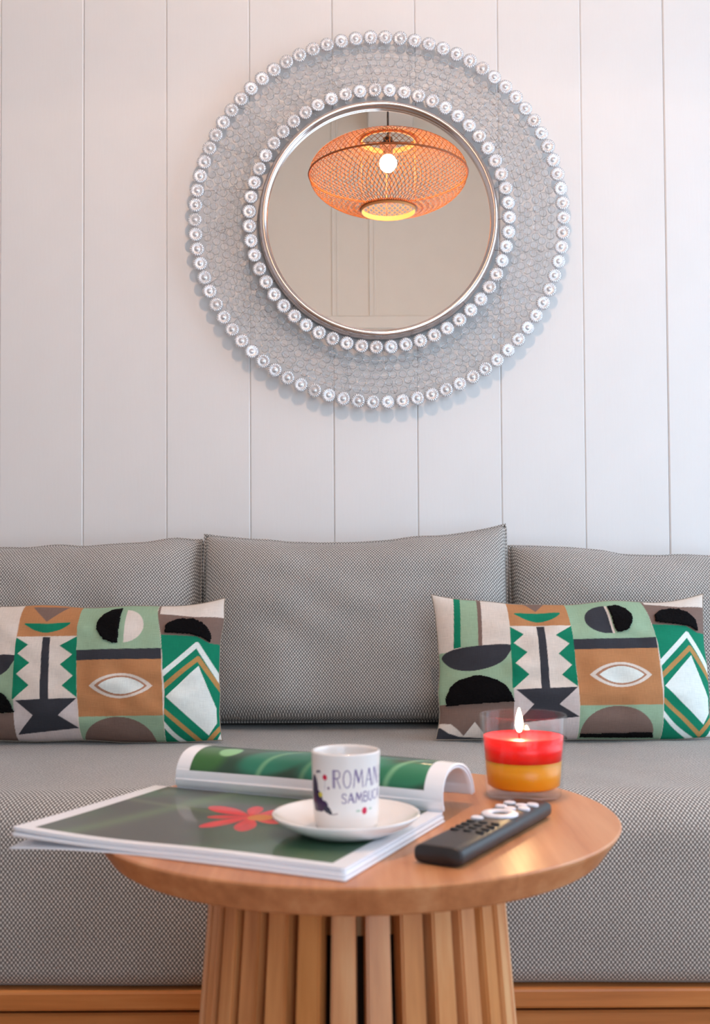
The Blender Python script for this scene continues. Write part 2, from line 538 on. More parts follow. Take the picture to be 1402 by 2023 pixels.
obj('plinth_panel', box_mesh('plinth_panel', -SX, SX, 0.006, 0.78, 0.0, 0.104, 0.003), M['base'], sofa, False)

br = box_mesh('backrest', -SX, SX, 0.806, 0.832, 0.136, 0.690, 0.010, 3)
set_uv(br, [(v.co.x, v.co.z + v.co.y) for v in br.vertices])
obj('backrest', br, M['fabric'], sofa)

def cushion_mesh(name, w, h, t, ear=0.02, sag=0.012, seed=1, slope=0.0, p=3.2, side_in=0.0):
    """upright cushion: local x width, z height, y thickness (front is -y). base at z=0"""
    n = 72; m = 54
    u = np.linspace(-1, 1, n); v = np.linspace(-1, 1, m)
    U, Vv = np.meshgrid(u, v)
    edge = (1 - np.abs(U) ** 4.5) * (1 - np.abs(Vv) ** np.where(Vv < 0, 9.0, 4.0))
    prof = np.clip(edge, 0, 1) ** 0.42
    X = U * w / 2 * (1 - side_in * (1 - Vv ** 2) - 0.004 * (1 - Vv ** 2))
    Z = (Vv + 1) / 2 * h
    top = sstep(0.2, 1.0, Vv)
    Z = Z - sag * (1 - U ** 2) * top + ear * (np.abs(U) ** 6) * top * 0.5 + slope * U * top
    Z = Z + (vnoise(U * 5 + seed * 7, Vv * 2, seed) - 0.5) * 0.010 * top
    wr = (vnoise(U * 4 + seed, Vv * 4, seed + 3) - 0.5) * 0.014 * prof
    Yf = -t / 2 * prof - wr * 0.8 - 0.006
    Yb = t / 2 * prof + 0.006
    V1 = np.stack([X, Yf, Z], -1).reshape(-1, 3); V2 = np.stack([X, Yb, Z], -1).reshape(-1, 3)
    N1 = len(V1)
    f = grid_faces(n, m) + grid_faces(n, m, N1, flip=True)
    per = [i for i in range(n)] + [j * n + n - 1 for j in range(1, m)] + [(m - 1) * n + i for i in range(n - 2, -1, -1)] + [j * n for j in range(m - 2, 0, -1)]
    for a, b in zip(per, per[1:] + per[:1]):
        f.append((b, a, N1 + a, N1 + b))
    me = mesh_pydata(name, np.concatenate([V1, V2]), f)
    uv = np.concatenate([np.stack([X, Z + Yf * 0.3], -1).reshape(-1, 2), np.stack([X + 3, Z], -1).reshape(-1, 2)])
    set_uv(me, uv)
    return me, (X, Yf, Z, n, m)

def back_cushion(x, w, h, t, y, tilt, seed, label, ear, sag, slope):
    me, (X, Yf, Z, n, m) = cushion_mesh('back_cushion', w, h, t, ear, sag, seed, slope)
    r = empty('back_cushion', (x, y, SEAT_Z + 0.0075)); r.rotation_euler = (math.radians(tilt), 0, 0)
    tag(r, label, 'cushion', 'back cushions along the sofa')
    obj('cushion_cover', me, M['fabric'], r)
    # welt seam around the front face edge
    per = [(X[0, i], Z[0, i]) for i in range(0, n, 2)] + [(X[j, n - 1], Z[j, n - 1]) for j in range(0, m, 2)] + \
          [(X[m - 1, i], Z[m - 1, i]) for i in range(n - 1, -1, -2)] + [(X[j, 0], Z[j, 0]) for j in range(m - 1, 0, -2)]
    V, F = tube_data([(a, -0.006, b) for a, b in per], 0.0035, 6, True)
    we = Soup().add(V, F).mesh('welt'); set_uv(we, [(p[0] * 1.0, p[2] + p[1]) for p in V])
    obj('welt', we, M['fabric'], r)
    return r
BT = -7
back_cushion(0.001, 0.594, 0.364, 0.190, 2.095, BT, 2, 'grey tweed back cushion in the middle of the sofa under the mirror', 0.022, 0.014, 0.011)
back_cushion(-0.592, 0.576, 0.346, 0.190, 2.108, BT, 5, 'grey tweed back cushion at the left end of the sofa', 0.004, 0.004, 0.010)
back_cushion(0.594, 0.576, 0.325, 0.190, 2.108, BT, 9, 'grey tweed back cushion at the right end of the sofa', 0.004, 0.004, -0.012)

# ------------------------------------------------------------------ printed lumbar pillows
CREAM = (228, 214, 202); GREEN = (16, 128, 96); SAGE = (156, 182, 152); TAN = (190, 132, 88); TAUPE = (128, 104, 94)
CHAR = (58, 58, 64); WHITE = (232, 236, 230); PALE = (216, 202, 198)
def arcpts(cx, cy, rx, ry, a0, a1, n=20):
    return [(cx + rx * math.cos(math.radians(a0 + (a1 - a0) * k / n)), cy - ry * math.sin(math.radians(a0 + (a1 - a0) * k / n))) for k in range(n + 1)]
def lens(cx, cy, rx, ry, n=14):
    up = [(cx - rx + 2 * rx * k / n, cy - ry * (1 - ((k / n) * 2 - 1) ** 2) ** 0.9) for k in range(n + 1)]
    return up + [(x, 2 * cy - y) for x, y in reversed(up)]
def pattern(variant):
    # variant 1 is cut so that its print sits lower and shows a larger disc
    P = []; T = []
    a = lambda c, pts: P.append(('p', c, pts)); s = lambda c, pts, w: P.append(('s', c, pts, w))
    # column 1
    a(CREAM, [(-200, -200), (425, -200), (425, 340), (-200, 380)])
    a(GREEN, [(176, -50), (206, -50), (192, 332), (160, 336)])
    a(SAGE, [(206, -50), (284, -50), (276, 330), (192, 334)])
    a(TAUPE, [(284, -50), (304, -50), (292, 330), (274, 330)])
    a(SAGE, [(-200, 352), (110, 352), (425, 330), (434, 600), (-200, 610)])
    a(CHAR, spline([(108, 368), (160, 340), (290, 326), (424, 326), (410, 372), (375, 408), (310, 434), (230, 445), (160, 432), (120, 402)], 4, True))
    T.append([(112, 606)] + spline([(117, 602), (122, 556), (142, 515), (182, 484), (250, 467), (320, 476), (382, 507), (417, 550), (434, 586)], 4) + [(434, 594)])
    a(TAUPE, [(-200, 606), (434, 590), (434, 1100), (-200, 1100)])
    a(CREAM, [(20, 680), (140, 688), (170, 712), (200, 742), (250, 680), (300, 740), (300, 800), (20, 800)])
    a(CHAR, [(-200, 700), (92, 704), (130, 730), (180, 746), (300, 753), (300, 1000), (-200, 1000)])
    # column 2
    a(TAN, [(421, -200), (708, -200), (713, 240), (424, 240)])
    a(TAUPE, [(470, 80), (645, 80), (556, 162)])
    a(GREEN, spline([(453, 168), (560, 172), (669, 166), (640, 196), (600, 212), (558, 219), (508, 206), (474, 188)], 3, True))
    a(CREAM, [(424, 236), (713, 236), (728, 535), (430, 540)])
    a(GREEN, [(424, 240), (487, 277), (438, 318), (500, 363), (440, 415), (503, 468), (432, 530), (424, 530)])
    a(GREEN, [(713, 238), (635, 283), (697, 325), (643, 372), (705, 425), (655, 470), (728, 526)])
    a(PALE, [(430, 535), (728, 528), (738, 1000), (430, 1000)])
    a(CHAR, [(550, 240), (586, 240), (598, 535), (558, 538)])
    a(CHAR, [(440, 537), (727, 527), (640, 605), (733, 662), (440, 690), (522, 605)])
    a(TAUPE, arcpts(585, 770, 110, 45, 180, 0) + [(700, 1000), (470, 1000)])
    # column 3
    a(SAGE, spline([(705, -200), (706, 120), (713, 240), (718, 310)], 4) + [(1112, 300), (1100, 220), (1075, 100), (1070, -200)])
    a(TAN, [(718, 330), (1113, 330), (1128, 612), (734, 614)])
    a(CHAR, [(716, 305), (1110, 294), (1113, 346), (719, 353)])
    disc_l = [(908, 274)] + arcpts(888, 204, 106, 71, 262, 90, 24) + [(896, 200)]
    disc_r = spline([(899, 134), (945, 127), (985, 145), (1010, 185), (1005, 226), (972, 262), (928, 275)], 4) + [(916, 250), (908, 190)]
    if variant == 1:
        disc_l = arcpts(914, 181, 116, 95, 268, 92, 24)
        disc_r = [(x + 15, y) for x, y in arcpts(914, 184, 90, 84, 88, -88, 24)]
    if variant == 0:
        a(CHAR, disc_l); a(CREAM, [(886, 134), (899, 133), (918, 274), (908, 274)]); T.append(disc_r)
    else:
        T.append(disc_l); a(CREAM, disc_r)
    a(CREAM, lens(930, 472, 147, 58)); a((178, 128, 100), lens(930, 472, 122, 47)); a(WHITE, lens(933, 472, 106, 39))
    a(SAGE, [(734, 612), (1128, 608), (1126, 1000), (738, 1000)])
    a(TAUPE, arcpts(915, 738, 172, 124, 180, 0))
    if variant == 0: T.append([(742, 736), (1084, 731), (1106, 790), (742, 790)])
    else: a(TAUPE, [(742, 738), (1086, 738), (1086, 1000), (742, 1000)])
    # column 4
    a(GREEN, [(1070, -200), (1078, 110), (1104, 228), (1115, 320), (1132, 500), (1126, 1000), (1700, 1000), (1700, -200)])
    a(TAUPE, [(1070, -200), (1700, -200), (1700, 275), (1330, 262), (1270, 232), (1104, 228), (1078, 120)])
    a(CREAM, [(1060, -200), (1700, -200), (1700, 128), (1345, 132), (1260, 136), (1160, 126), (1090, 122)])
    T.append(spline([(1118, 212), (1128, 172), (1176, 146), (1250, 144), (1304, 168), (1334, 214), (1336, 264)], 5) + [(1290, 240), (1235, 226), (1118, 218)])
    s(WHITE, [(1100, 438), (1272, 272), (1420, 500)], 24)
    s((186, 140, 84), [(1100, 500), (1279, 338), (1440, 560)], 22)
    a(WHITE, [(1138, 522), (1283, 374), (1365, 570), (1368, 640), (1332, 696)])
    s((186, 140, 84), [(1128, 584), (1312, 742), (1440, 600)], 20)
    s(WHITE, spline([(1122, 640), (1190, 710), (1300, 772), (1350, 762), (1395, 690), (1420, 600)], 5), 20)
    # no seam lines drawn between columns
    return P, T

PSC = 2.451; PD = 1.905
def px2m(x, y):   # pattern units -> metres on the pillow face (x right, z up)
    k = PD / 2130.0 / PSC
    return ((x - 735) * k, (430 - y) * k)
PK = PD / 2130.0 / PSC
COL4 = [(1070, -200), (1078, 110), (1104, 228), (1115, 320), (1132, 500), (1126, 1000), (1700, 1000), (1700, -200)]

def lumbar_pillow(loc, rot, variant, label):
    w, h, t = 0.468, 0.238, 0.115
    nx, nz = 420, 210
    u = np.linspace(-1, 1, nx); v = np.linspace(-1, 1, nz)
    U, V = np.meshgrid(u, v)
    prof = np.clip((1 - np.abs(U) ** 3.0) * (1 - np.abs(V) ** 2.6), 0, 1) ** 0.62
    X = U * w / 2 * (1 + 0.035 * np.abs(V) ** 4 * 1.0); Z = V * h / 2 * (1 + np.where(V > 0, 0.13, 0.01) * np.abs(U) ** 5)
    X = X + (vnoise(U * 3, V * 3 + 4, 31 + variant) - 0.5) * 0.006
    Z = Z + (vnoise(U * 3 + 8, V * 2, 41 + variant) - 0.5) * 0.008
    wr = (vnoise(U * 7, V * 5, 21 + variant) - 0.5) * 0.008 * prof
    Y = -t / 2 * prof - wr - 0.003
    pts = np.stack([X.ravel() / PK + 735, 430 - 36 * variant - Z.ravel() / PK], -1)
    P, T = pattern(variant)
    acc = 0
    for ox, oy in ((-0.75, -0.25), (0.25, -0.75), (0.75, 0.25), (-0.25, 0.75)):
        q = pts + np.array([ox, oy])
        col = np.tile(np.array(lin(CREAM)), (len(pts), 1))
        for e in P:
            if e[0] == 'p': col[in_poly(q, e[2])] = lin(e[1])
            else: col[near_line(q, e[2], e[3]) & in_poly(q, COL4)] = lin(e[1])
        acc = acc + col
    col = acc / 4.0
    r = empty('lumbar_pillow', loc); r.rotation_euler = rot
    tag(r, label, 'pillow', 'printed lumbar pillows on the sofa')
    me = mesh_pydata('front_panel', np.stack([X, Y, Z], -1).reshape(-1, 3), grid_faces(nx, nz))
    set_col(me, col); set_uv(me, np.stack([X, Z], -1).reshape(-1, 2))
    obj('front_panel', me, M['pillow'], r)
    # plain back, joined at the seam
    st = 6
    Xb = X[::st, ::st]; Zb = Z[::st, ::st]; pb = prof[::st, ::st]
    ix = list(range(0, nx, st)); iz = list(range(0, nz, st))
    if ix[-1] != nx - 1: ix.append(nx - 1)
    if iz[-1] != nz - 1: iz.append(nz - 1)
    g = np.ix_(iz, ix)
    B = np.stack([X[g], t / 2 * prof[g] * 0.8 - 0.003, Z[g]], -1).reshape(-1, 3)
    obj('back_panel', mesh_pydata('back_panel', B, grid_faces(len(ix), len(iz), flip=True)), M['pillowback'], r)
    # piped seam
    per = [(X[0, i], Z[0, i]) for i in range(0, nx, 5)] + [(X[j, -1], Z[j, -1]) for j in range(0, nz, 5)] + \
          [(X[-1, i], Z[-1, i]) for i in range(nx - 1, 0, -5)] + [(X[j, 0], Z[j, 0]) for j in range(nz - 1, 0, -5)]
    Vt, Ft = tube_data([(a, -0.003, b) for a, b in per], 0.0011, 5, True)
    obj('seam', Soup().add(Vt, Ft).mesh('seam'), M['seam'], r)
    # raised tufted patches: thick shaggy pieces standing off the face
    Yg = Y
    rs = np.random.RandomState(3 + variant)
    for poly in T:
        jit = [(x + rs.uniform(-3, 3), y + rs.uniform(-3, 3)) for x, y in poly]
        ins = in_poly(pts, jit).reshape(nz, nx)
        ins &= (np.abs(U) < 0.985) & (np.abs(V) < 0.985)
        if not ins.any(): continue
        # distance to rim, by repeated erosion
        dist = np.zeros((nz, nx)); cur = ins.copy()
        for k in range(5):
            dist += cur
            e = cur.copy(); e[1:] &= cur[:-1]; e[:-1] &= cur[1:]; e[:, 1:] &= cur[:, :-1]; e[:, :-1] &= cur[:, 1:]; cur = e
        lift = 0.0005 + 0.0042 * np.minimum(dist / 3.0, 1.0) + rs.rand(nz, nx) * 0.0016 * (dist > 0)
        idx = -np.ones((nz, nx), int); js, is_ = np.nonzero(ins); idx[js, is_] = np.arange(len(js))
        vv = np.stack([X[js, is_] + rs.uniform(-4e-4, 4e-4, len(js)), Y[js, is_] - lift[js, is_], Z[js, is_] + rs.uniform(-4e-4, 4e-4, len(js))], -1)
        q = ins[:-1, :-1] & ins[1:, :-1] & ins[:-1, 1:] & ins[1:, 1:]
        jj, ii = np.nonzero(q)
        ff = np.stack([idx[jj, ii], idx[jj, ii + 1], idx[jj + 1, ii + 1], idx[jj + 1, ii]], -1)
        o = obj('tufted_patch', mesh_pydata('tufted_patch', vv, ff.tolist()), M['tuft'], r)
        o['label'] = 'black shaggy tufted patch'
    return r
lumbar_pillow((0.380, 1.900, SEAT_Z + 0.1205), (math.radians(-12), 0, math.radians(0)), 0,
              'printed lumbar pillow on the right, partly behind the lit candle')
lumbar_pillow((-0.472, 1.905, SEAT_Z + 0.1195), (math.radians(-12), 0, math.radians(0)), 1,
              'printed lumbar pillow on the left with black and cream half discs')

# ------------------------------------------------------------------ round table
TZ = 0.450; TC = (0.0, 1.05); TR = 0.249
table = empty('side_table', (TC[0], TC[1], 0)); tag(table, 'round teak side table with a ring of tapered slats as its base', 'table')
top_prof = [(0.0, TZ - 0.0275), (0.195, TZ - 0.0275), (0.230, TZ - 0.0268), (0.2330, TZ - 0.0248), (0.2480, TZ - 0.004), (0.2490, TZ - 0.0015), (0.2475, TZ), (0.0, TZ)]
obj('table_top', lathe('table_top', top_prof, 128), M['teak'], table, True)
bpy.data.objects['table_top'].data.polygons.foreach_set('use_smooth', [False] * len(bpy.data.objects['table_top'].data.polygons))
def slat_mesh():
    bm = bmesh.new()
    z0, z1 = 0.0, TZ - 0.027
    w0, w1 = 0.0255, 0.0195; t = 0.020
    def rr(z): return 0.1720 - 0.0345 * z / z1
    vs = []
    for z, w in ((z0, w0), (z1, w1)):
        r = rr(z)
        vs.append([bm.verts.new((sx * w / 2, -r + sy * t, z)) for sx, sy in ((-1, 0), (1, 0), (1, 1), (-1, 1))])
    lo, hi = vs
    for i in range(4): bm.faces.new((lo[i], lo[(i + 1) % 4], hi[(i + 1) % 4], hi[i]))
    bm.faces.new(list(reversed(lo))); bm.faces.new(hi)
    bmesh.ops.bevel(bm, geom=[e for e in bm.edges if abs(e.verts[0].co.z - e.verts[1].co.z) > 0.1], offset=0.0018, segments=2, affect='EDGES')
    return bm_mesh('slat', bm)
sm = slat_mesh()
for k in range(30):
    o = obj('slat', sm, M['slat'], table, False)
    o.rotation_euler = (0, 0, math.radians(12 * k + 6.0 + 1.2))
obj('inner_collar', lathe('inner_collar', [(0.10, TZ - 0.080), (0.113, TZ - 0.080), (0.113, TZ - 0.0275), (0.10, TZ - 0.0275)], 48, True), M['slat'], table, False)
obj('shade_drum', lathe('shade_drum', [(0.0, 0.001), (0.092, 0.001), (0.092, TZ - 0.080), (0.0, TZ - 0.080)], 48), M['dark'], table, False)  # added drum: closes the view through the slats, dark in place of shade
obj('inner_ring', lathe('inner_ring', [(0.13, 0.02), (0.152, 0.02), (0.152, 0.05), (0.13, 0.05)], 48, True), M['slat'], table, False)

# ------------------------------------------------------------------ magazine
MROT = math.radians(25.0); MC = np.array([-0.009, 0.816])
MU = np.array([-math.cos(MROT), math.sin(MROT)]); MV = np.array([math.sin(MROT), math.cos(MROT)])
ML, MW = 0.325, 0.213
mag = empty('magazine', (MC[0], MC[1], TZ)); tag(mag, 'open magazine with a red flower photo, its other half rolled back', 'magazine')
def mag_pt(a, b):
    """a,b metres along the front edge (to the left) and away; returns local xy arrays"""
    return MU[0] * a + MV[0] * b, MU[1] * a + MV[1] * b
def droop(x, y, k):
    r = np.hypot(x + MC[0] - TC[0], y + MC[1] - TC[1])
    e = np.maximum(0, r - 0.236)
    return -k * e ** 1.5
def wave(a, b):
    return 0.0016 * np.sin(a / ML * 5.0 + 1.0) * sstep(0.02, 0.2, a) * sstep(0.21, 0.0, b) + 0.0
def sheet_block(name, z0, z1, a0, a1, b0, b1, k, na=90, nb=60, wv=1.0):
    a = np.linspace(a0, a1, na); b = np.linspace(b0, b1, nb); A, B = np.meshgrid(a, b)
    x, y = mag_pt(A, B); d = droop(x, y, k); w = wave(A, B) * wv
    lo = np.stack([x, y, z0 + d + w * min(1, z0 / 0.004)], -1).reshape(-1, 3); hi = np.stack([x, y, z1 + d + w], -1).reshape(-1, 3)
    n = len(lo)
    f = grid_faces(na, nb, 0) + grid_faces(na, nb, n, flip=True)
    per = [i for i in range(na)] + [j * na + na - 1 for j in range(1, nb)] + [(nb - 1) * na + i for i in range(na - 2, -1, -1)] + [j * na for j in range(nb - 2, 0, -1)]
    for p, q in zip(per, per[1:] + per[:1]): f.append((q, p, n + p, n + q))
    me = mesh_pydata(name, np.concatenate([lo, hi]), f)
    bm = bmesh.new(); bm.from_mesh(me); bpy.data.meshes.remove(me)
    return bm_mesh(name, bm)
obj('back_cover', sheet_block('back_cover', 0.0004, 0.0022, -0.001, ML + 0.0015, -0.0012, MW, 0.36, 70, 40), M['paper'], mag)
obj('page_stack', sheet_block('page_stack', 0.0026, 0.0060, 0.0, ML, 0.0005, MW, -0.02, 70, 40), M['paper'], mag)
obj('page_stack', sheet_block('page_stack', 0.0064, 0.0094, 0.0012, ML - 0.001, 0.0015, MW, -0.08, 70, 40), M['paper'], mag)
# printed page
def page_print():
    na, nb = 420, 300
    a = np.linspace(0.0008, ML - 0.0006, na); b = np.linspace(0.0012, MW + 0.001, nb); A, B = np.meshgrid(a, b)
    x, y = mag_pt(A, B); z = 0.0097 + droop(x, y, -0.08) + wave(A, B)
    a_, b_ = A.ravel(), B.ravel()
    col = np.tile(np.array(lin((248, 246, 249))), (len(a_), 1))
    pic = (a_ > 0.016) & (a_ < ML - 0.017) & (b_ > 0.0115) & (b_ < MW + 0.0)
    n1 = vnoise(a_ * 22, b_ * 18, 4); n2 = vnoise(a_ * 9 + b_ * 12 + 5, b_ * 9 - a_ * 5 + 9, 6)
    g0 = np.array(lin((70, 70, 62))); g1 = np.array(lin((66, 92, 66))); g2 = np.array(lin((96, 124, 86)))
    w1 = sstep(0.35, 0.75, n2)[:, None]; w2 = sstep(0.6, 0.95, n1)[:, None] * 0.5
    c = g0 * (1 - w1) + g1 * w1; c = c * (1 - w2) + g2 * w2
    # broad leaf, lower right of the photo
    lf = sstep(0.05, 0.0, np.abs((b_ - 0.045) - (a_ - 0.08) * -0.55))[:, None] * sstep(0.15, 0.05, a_)[:, None]
    c = c * (1 - lf * 0.7) + np.array(lin((30, 92, 62))) * lf * 0.7
    st = np.exp(-((b_ - 0.125 - 0.15 * (a_ - 0.17)) / 0.006) ** 2)[:, None] * (a_ > 0.19)[:, None] * 0.35
    c = c * (1 - st) + np.array(lin((120, 134, 96))) * st
    lb = np.exp(-(((a_ - 0.262) + (b_ - 0.06) * 0.25) / 0.012) ** 2)[:, None] * 0.45
    c = c * (1 - lb) + np.array(lin((104, 134, 84))) * lb
    # red flower: pointed petals round an orange heart
    fx, fy = 0.155, 0.125
    dx = -(a_ - fx); dy = b_ - fy
    th = np.arctan2(dy, dx); r = np.hypot(dx, dy)
    npt = 8
    ph = ((th / (2 * PI) * npt) % 1.0) - 0.5
    k = np.floor(th / (2 * PI) * npt)
    ln = 0.052 + 0.012 * np.sin(k * 2.3 + 1)
    pet = (r < ln) & (np.abs(ph) < 0.49 * np.clip(1 - (r / ln) ** 1.7, 0, 1) ** 0.6)
    fl = np.array(lin((236, 44, 50)))[None, :] * (0.75 + 0.35 * vnoise(th * 6, r * 60, 9))[:, None]
    c = np.where(pet[:, None], fl, c)
    hrt = (((dx - 0.010) / 0.012) ** 2 + (dy / 0.012) ** 2) < 1
    c = np.where(hrt[:, None], np.array(lin((222, 128, 48)))[None, :], c)
    col = np.where(pic[:, None], c, col)
    me = mesh_pydata('printed_page', np.stack([x, y, z], -1).reshape(-1, 3), grid_faces(na, nb, flip=True))
    set_col(me, col)
    return me
o = obj('printed_page', page_print(), M['page'], mag); o['label'] = 'glossy page with red flower on dark green'
# rolled-back half: an arch of pages rising from the spine
arch = spline([(0.2085, 0.0098), (0.2056, 0.0150), (0.2045, 0.0240), (0.2080, 0.0350), (0.2185, 0.0450), (0.2370, 0.0492), (0.2600, 0.0465), (0.2790, 0.0380), (0.2920, 0.0250), (0.2980, 0.0120)], 8)
arch = np.array(arch) + np.array([0.005, 0.0])
RLN = 0.296                                      # the rolled pages have slipped along the spine
tan = np.gradient(arch, axis=0); tan /= np.linalg.norm(tan, axis=1)[:, None]
nrm = np.stack([-tan[:, 1], tan[:, 0]], -1)      # left of travel = outside
sarc = np.concatenate([[0], np.cumsum(np.linalg.norm(np.diff(arch, axis=0), axis=1))])
def arch_block(name, o0, o1, a0, a1, m, tag_print=False):
    na = 60
    prof_out = arch + nrm * o1; prof_in = arch + nrm * o0
    loop = np.concatenate([prof_out, prof_in[::-1]])
    a = np.linspace(a0, a1, na); V = []
    for (bb, zz) in loop:
        x, y = mag_pt(a, np.full(na, bb) + 0.004 * np.sin(a / ML * PI) * (zz > 0.02))
        V += list(zip(x, y, np.full(na, zz) * 1.0 + 0.0015 * np.sin(a * 20) * (zz > 0.03)))
    n = len(loop); f = grid_faces(na, n)
    f += [(i + (n - 1) * na, i + 1 + (n - 1) * na, i + 1, i) for i in range(na - 1)]
    h = n // 2
    for e in (0, na - 1):
        for j in range(h - 1):
            q = (j * na + e, (j + 1) * na + e, (n - 2 - j) * na + e, (n - 1 - j) * na + e)
            f.append(q if e == 0 else q[::-1])
    me = mesh_pydata(name, V, f)
    bm = bmesh.new(); bm.from_mesh(me); bpy.data.meshes.remove(me)
    return obj(name, bm_mesh(name, bm), m, mag, smooth=True)
arch_block('rolled_pages', -0.0050, -0.0025, 0.001, RLN - 0.001, M['paper'])
arch_block('rolled_pages', -0.0023, -0.0002, 0.0, RLN, M['paper'])
def arch_print():
    na, ns = 420, len(arch) * 3
    s = np.linspace(0, sarc[-1], ns)
    bb = np.interp(s, sarc, arch[:, 0] + nrm[:, 0] * 0.0002); zz = np.interp(s, sarc, arch[:, 1] + nrm[:, 1] * 0.0002)
    a = np.linspace(0, RLN, na); A, S = np.meshgrid(a, s); Bb = np.meshgrid(a, bb)[1]; Z = np.meshgrid(a, zz)[1]
    x, y = mag_pt(A, Bb + 0.004 * np.sin(A / ML * PI) * (Z > 0.02)); Z = Z + 0.0015 * np.sin(A * 20) * (Z > 0.03)
    a_, s_ = A.ravel(), S.ravel()
    col = np.tile(np.array(lin((248, 247, 250))), (len(a_), 1))
    pic = (a_ > 0.019) & (a_ < RLN - 0.016) & (s_ > 0.020)
    t = RLN - a_                              # left -> right as seen
    c = np.tile(np.array(lin((22, 66, 46))), (len(a_), 1))
    def blob(cx, cs, rx, rs, rgb, soft=0.5, rot=0.0, amt=1.0):
        nonlocal c
        dx = t - cx; ds = s_ - cs; ca, sa = math.cos(rot), math.sin(rot)
        p = dx * ca + ds * sa; q = -dx * sa + ds * ca
        w = (sstep(1.0, 1.0 - soft, np.sqrt((p / rx) ** 2 + (q / rs) ** 2)) * amt)[:, None]
        c = c * (1 - w) + np.array(lin(rgb)) * w
    blob(0.03, 0.04, 0.03, 0.03, (44, 104, 42)); blob(0.052, 0.052, 0.014, 0.012, (138, 196, 138), 0.25, 0.5)
    blob(0.115, 0.045, 0.055, 0.024, (16, 118, 92), 0.35, 0.35); blob(0.19, 0.038, 0.06, 0.03, (20, 124, 96), 0.4, 0.2)
    blob(0.260, 0.036, 0.045, 0.020, (24, 122, 84), 0.4, 0.3); blob(0.09, 0.075, 0.03, 0.012, (112, 168, 120), 0.6)
    for cx, rr_, cs, am in ((0.095, 0.06, 0.012, 0.6), (0.145, 0.05, 0.014, 0.45), (0.236, 0.07, 0.010, 0.75)):
        dd = np.abs(np.hypot(t - cx - rr_, (s_ - cs) * 1.1) - rr_)
        w = (sstep(0.0050, 0.0, dd) * am * (t < cx + rr_ * 0.9))[:, None]
        c = c * (1 - w) + np.array(lin((128, 186, 140))) * w
    n = vnoise(t * 30, s_ * 40, 12)[:, None]; c = c * (0.8 + 0.4 * n)
    col = np.where(pic[:, None], c, col)
    me = mesh_pydata('rolled_print', np.stack([x, y, Z], -1).reshape(-1, 3), grid_faces(na, ns)); set_col(me, col); return me
o = obj('rolled_print', arch_print(), M['page'], mag); o['label'] = 'glossy page with green leaves, curled over'

# ------------------------------------------------------------------ saucer and cup
SC = (-0.0090, 0.930); SZ = TZ + 0.0112
saucer = lathe('saucer', [(0.0, 0.0035), (0.030, 0.0035), (0.034, 0.0045), (0.050, 0.0095), (0.0605, 0.0150), (0.0622, 0.0164), (0.0632, 0.0160), (0.0630, 0.0145), (0.0560, 0.0080), (0.0400, 0.0012), (0.0380, 0.0), (0.0350, 0.0), (0.0340, 0.0012), (0.0, 0.0015)], 96)
o = obj('saucer', saucer, M['china']); o.location = (SC[0], SC[1], SZ); tag(o, 'white china saucer lying on the open magazine', 'saucer')
cup = empty('espresso_cup', (SC[0], SC[1], SZ + 0.0036)); tag(cup, 'white espresso cup with purple lettering, standing on the saucer', 'cup')
CR0, CR1, CH = 0.0268, 0.0296, 0.0660
inner = [(0.0, 0.0), (CR0 - 0.004, 0.0), (CR0 - 0.001, 0.0012), (CR0, 0.0045)]
obj('cup_foot', lathe('cup_foot', inner, 72), M['china'], cup)
obj('cup_body', lathe('cup_body', [(CR1, CH - 0.0012), (CR1 - 0.0006, CH - 0.0002), (CR1 - 0.0016, CH), (CR1 - 0.0026, CH - 0.0006), (CR1 - 0.0032, CH - 0.003), (CR0 - 0.0030, 0.012), (CR0 - 0.006, 0.0050), (0.0, 0.0042)], 96), M['china'], cup)
LET = {'R': [[(0, 0), (0, 1)], [(0.13, 0), (0.13, 1)], [(0, 1), (0.45, 1), (0.58, 0.88), (0.58, 0.68), (0.45, 0.56), (0, 0.56)], [(0.3, 0.56), (0.62, 0)]],
       'O': [[(0.32 + 0.32 * math.cos(a / 12 * 2 * PI), 0.5 + 0.5 * math.sin(a / 12 * 2 * PI)) for a in range(13)]],
       'M': [[(0, 0), (0.12, 1), (0.42, 0.25), (0.72, 1), (0.84, 0)], [(0.2, 1), (0.48, 0.3)]],
       'A': [[(0, 0), (0.33, 1), (0.66, 0)], [(0.12, 0.36), (0.55, 0.36)], [(0.42, 1), (0.75, 0)]],
       'N': [[(0, 0), (0, 1), (0.55, 0), (0.55, 1)], [(0.12, 1), (0.6, 0.12)]],
       'S': [[(0.5, 0.85), (0.38, 1), (0.15, 1), (0.02, 0.85), (0.05, 0.62), (0.45, 0.42), (0.5, 0.18), (0.36, 0), (0.12, 0), (0, 0.15)]],
       'B': [[(0, 0), (0, 1), (0.38, 1), (0.5, 0.88), (0.5, 0.66), (0.38, 0.54), (0, 0.54)], [(0.38, 0.54), (0.55, 0.4), (0.55, 0.14), (0.4, 0), (0, 0)]],
       'U': [[(0, 1), (0, 0.2), (0.12, 0), (0.42, 0), (0.54, 0.2), (0.54, 1)]],
       'C': [[(0.55, 0.85), (0.4, 1), (0.18, 1), (0, 0.75), (0, 0.25), (0.18, 0), (0.4, 0), (0.55, 0.15)]]}
LW = {'R': 0.66, 'O': 0.66, 'M': 0.88, 'A': 0.74, 'N': 0.62, 'S': 0.52, 'B': 0.56, 'U': 0.56, 'C': 0.56}
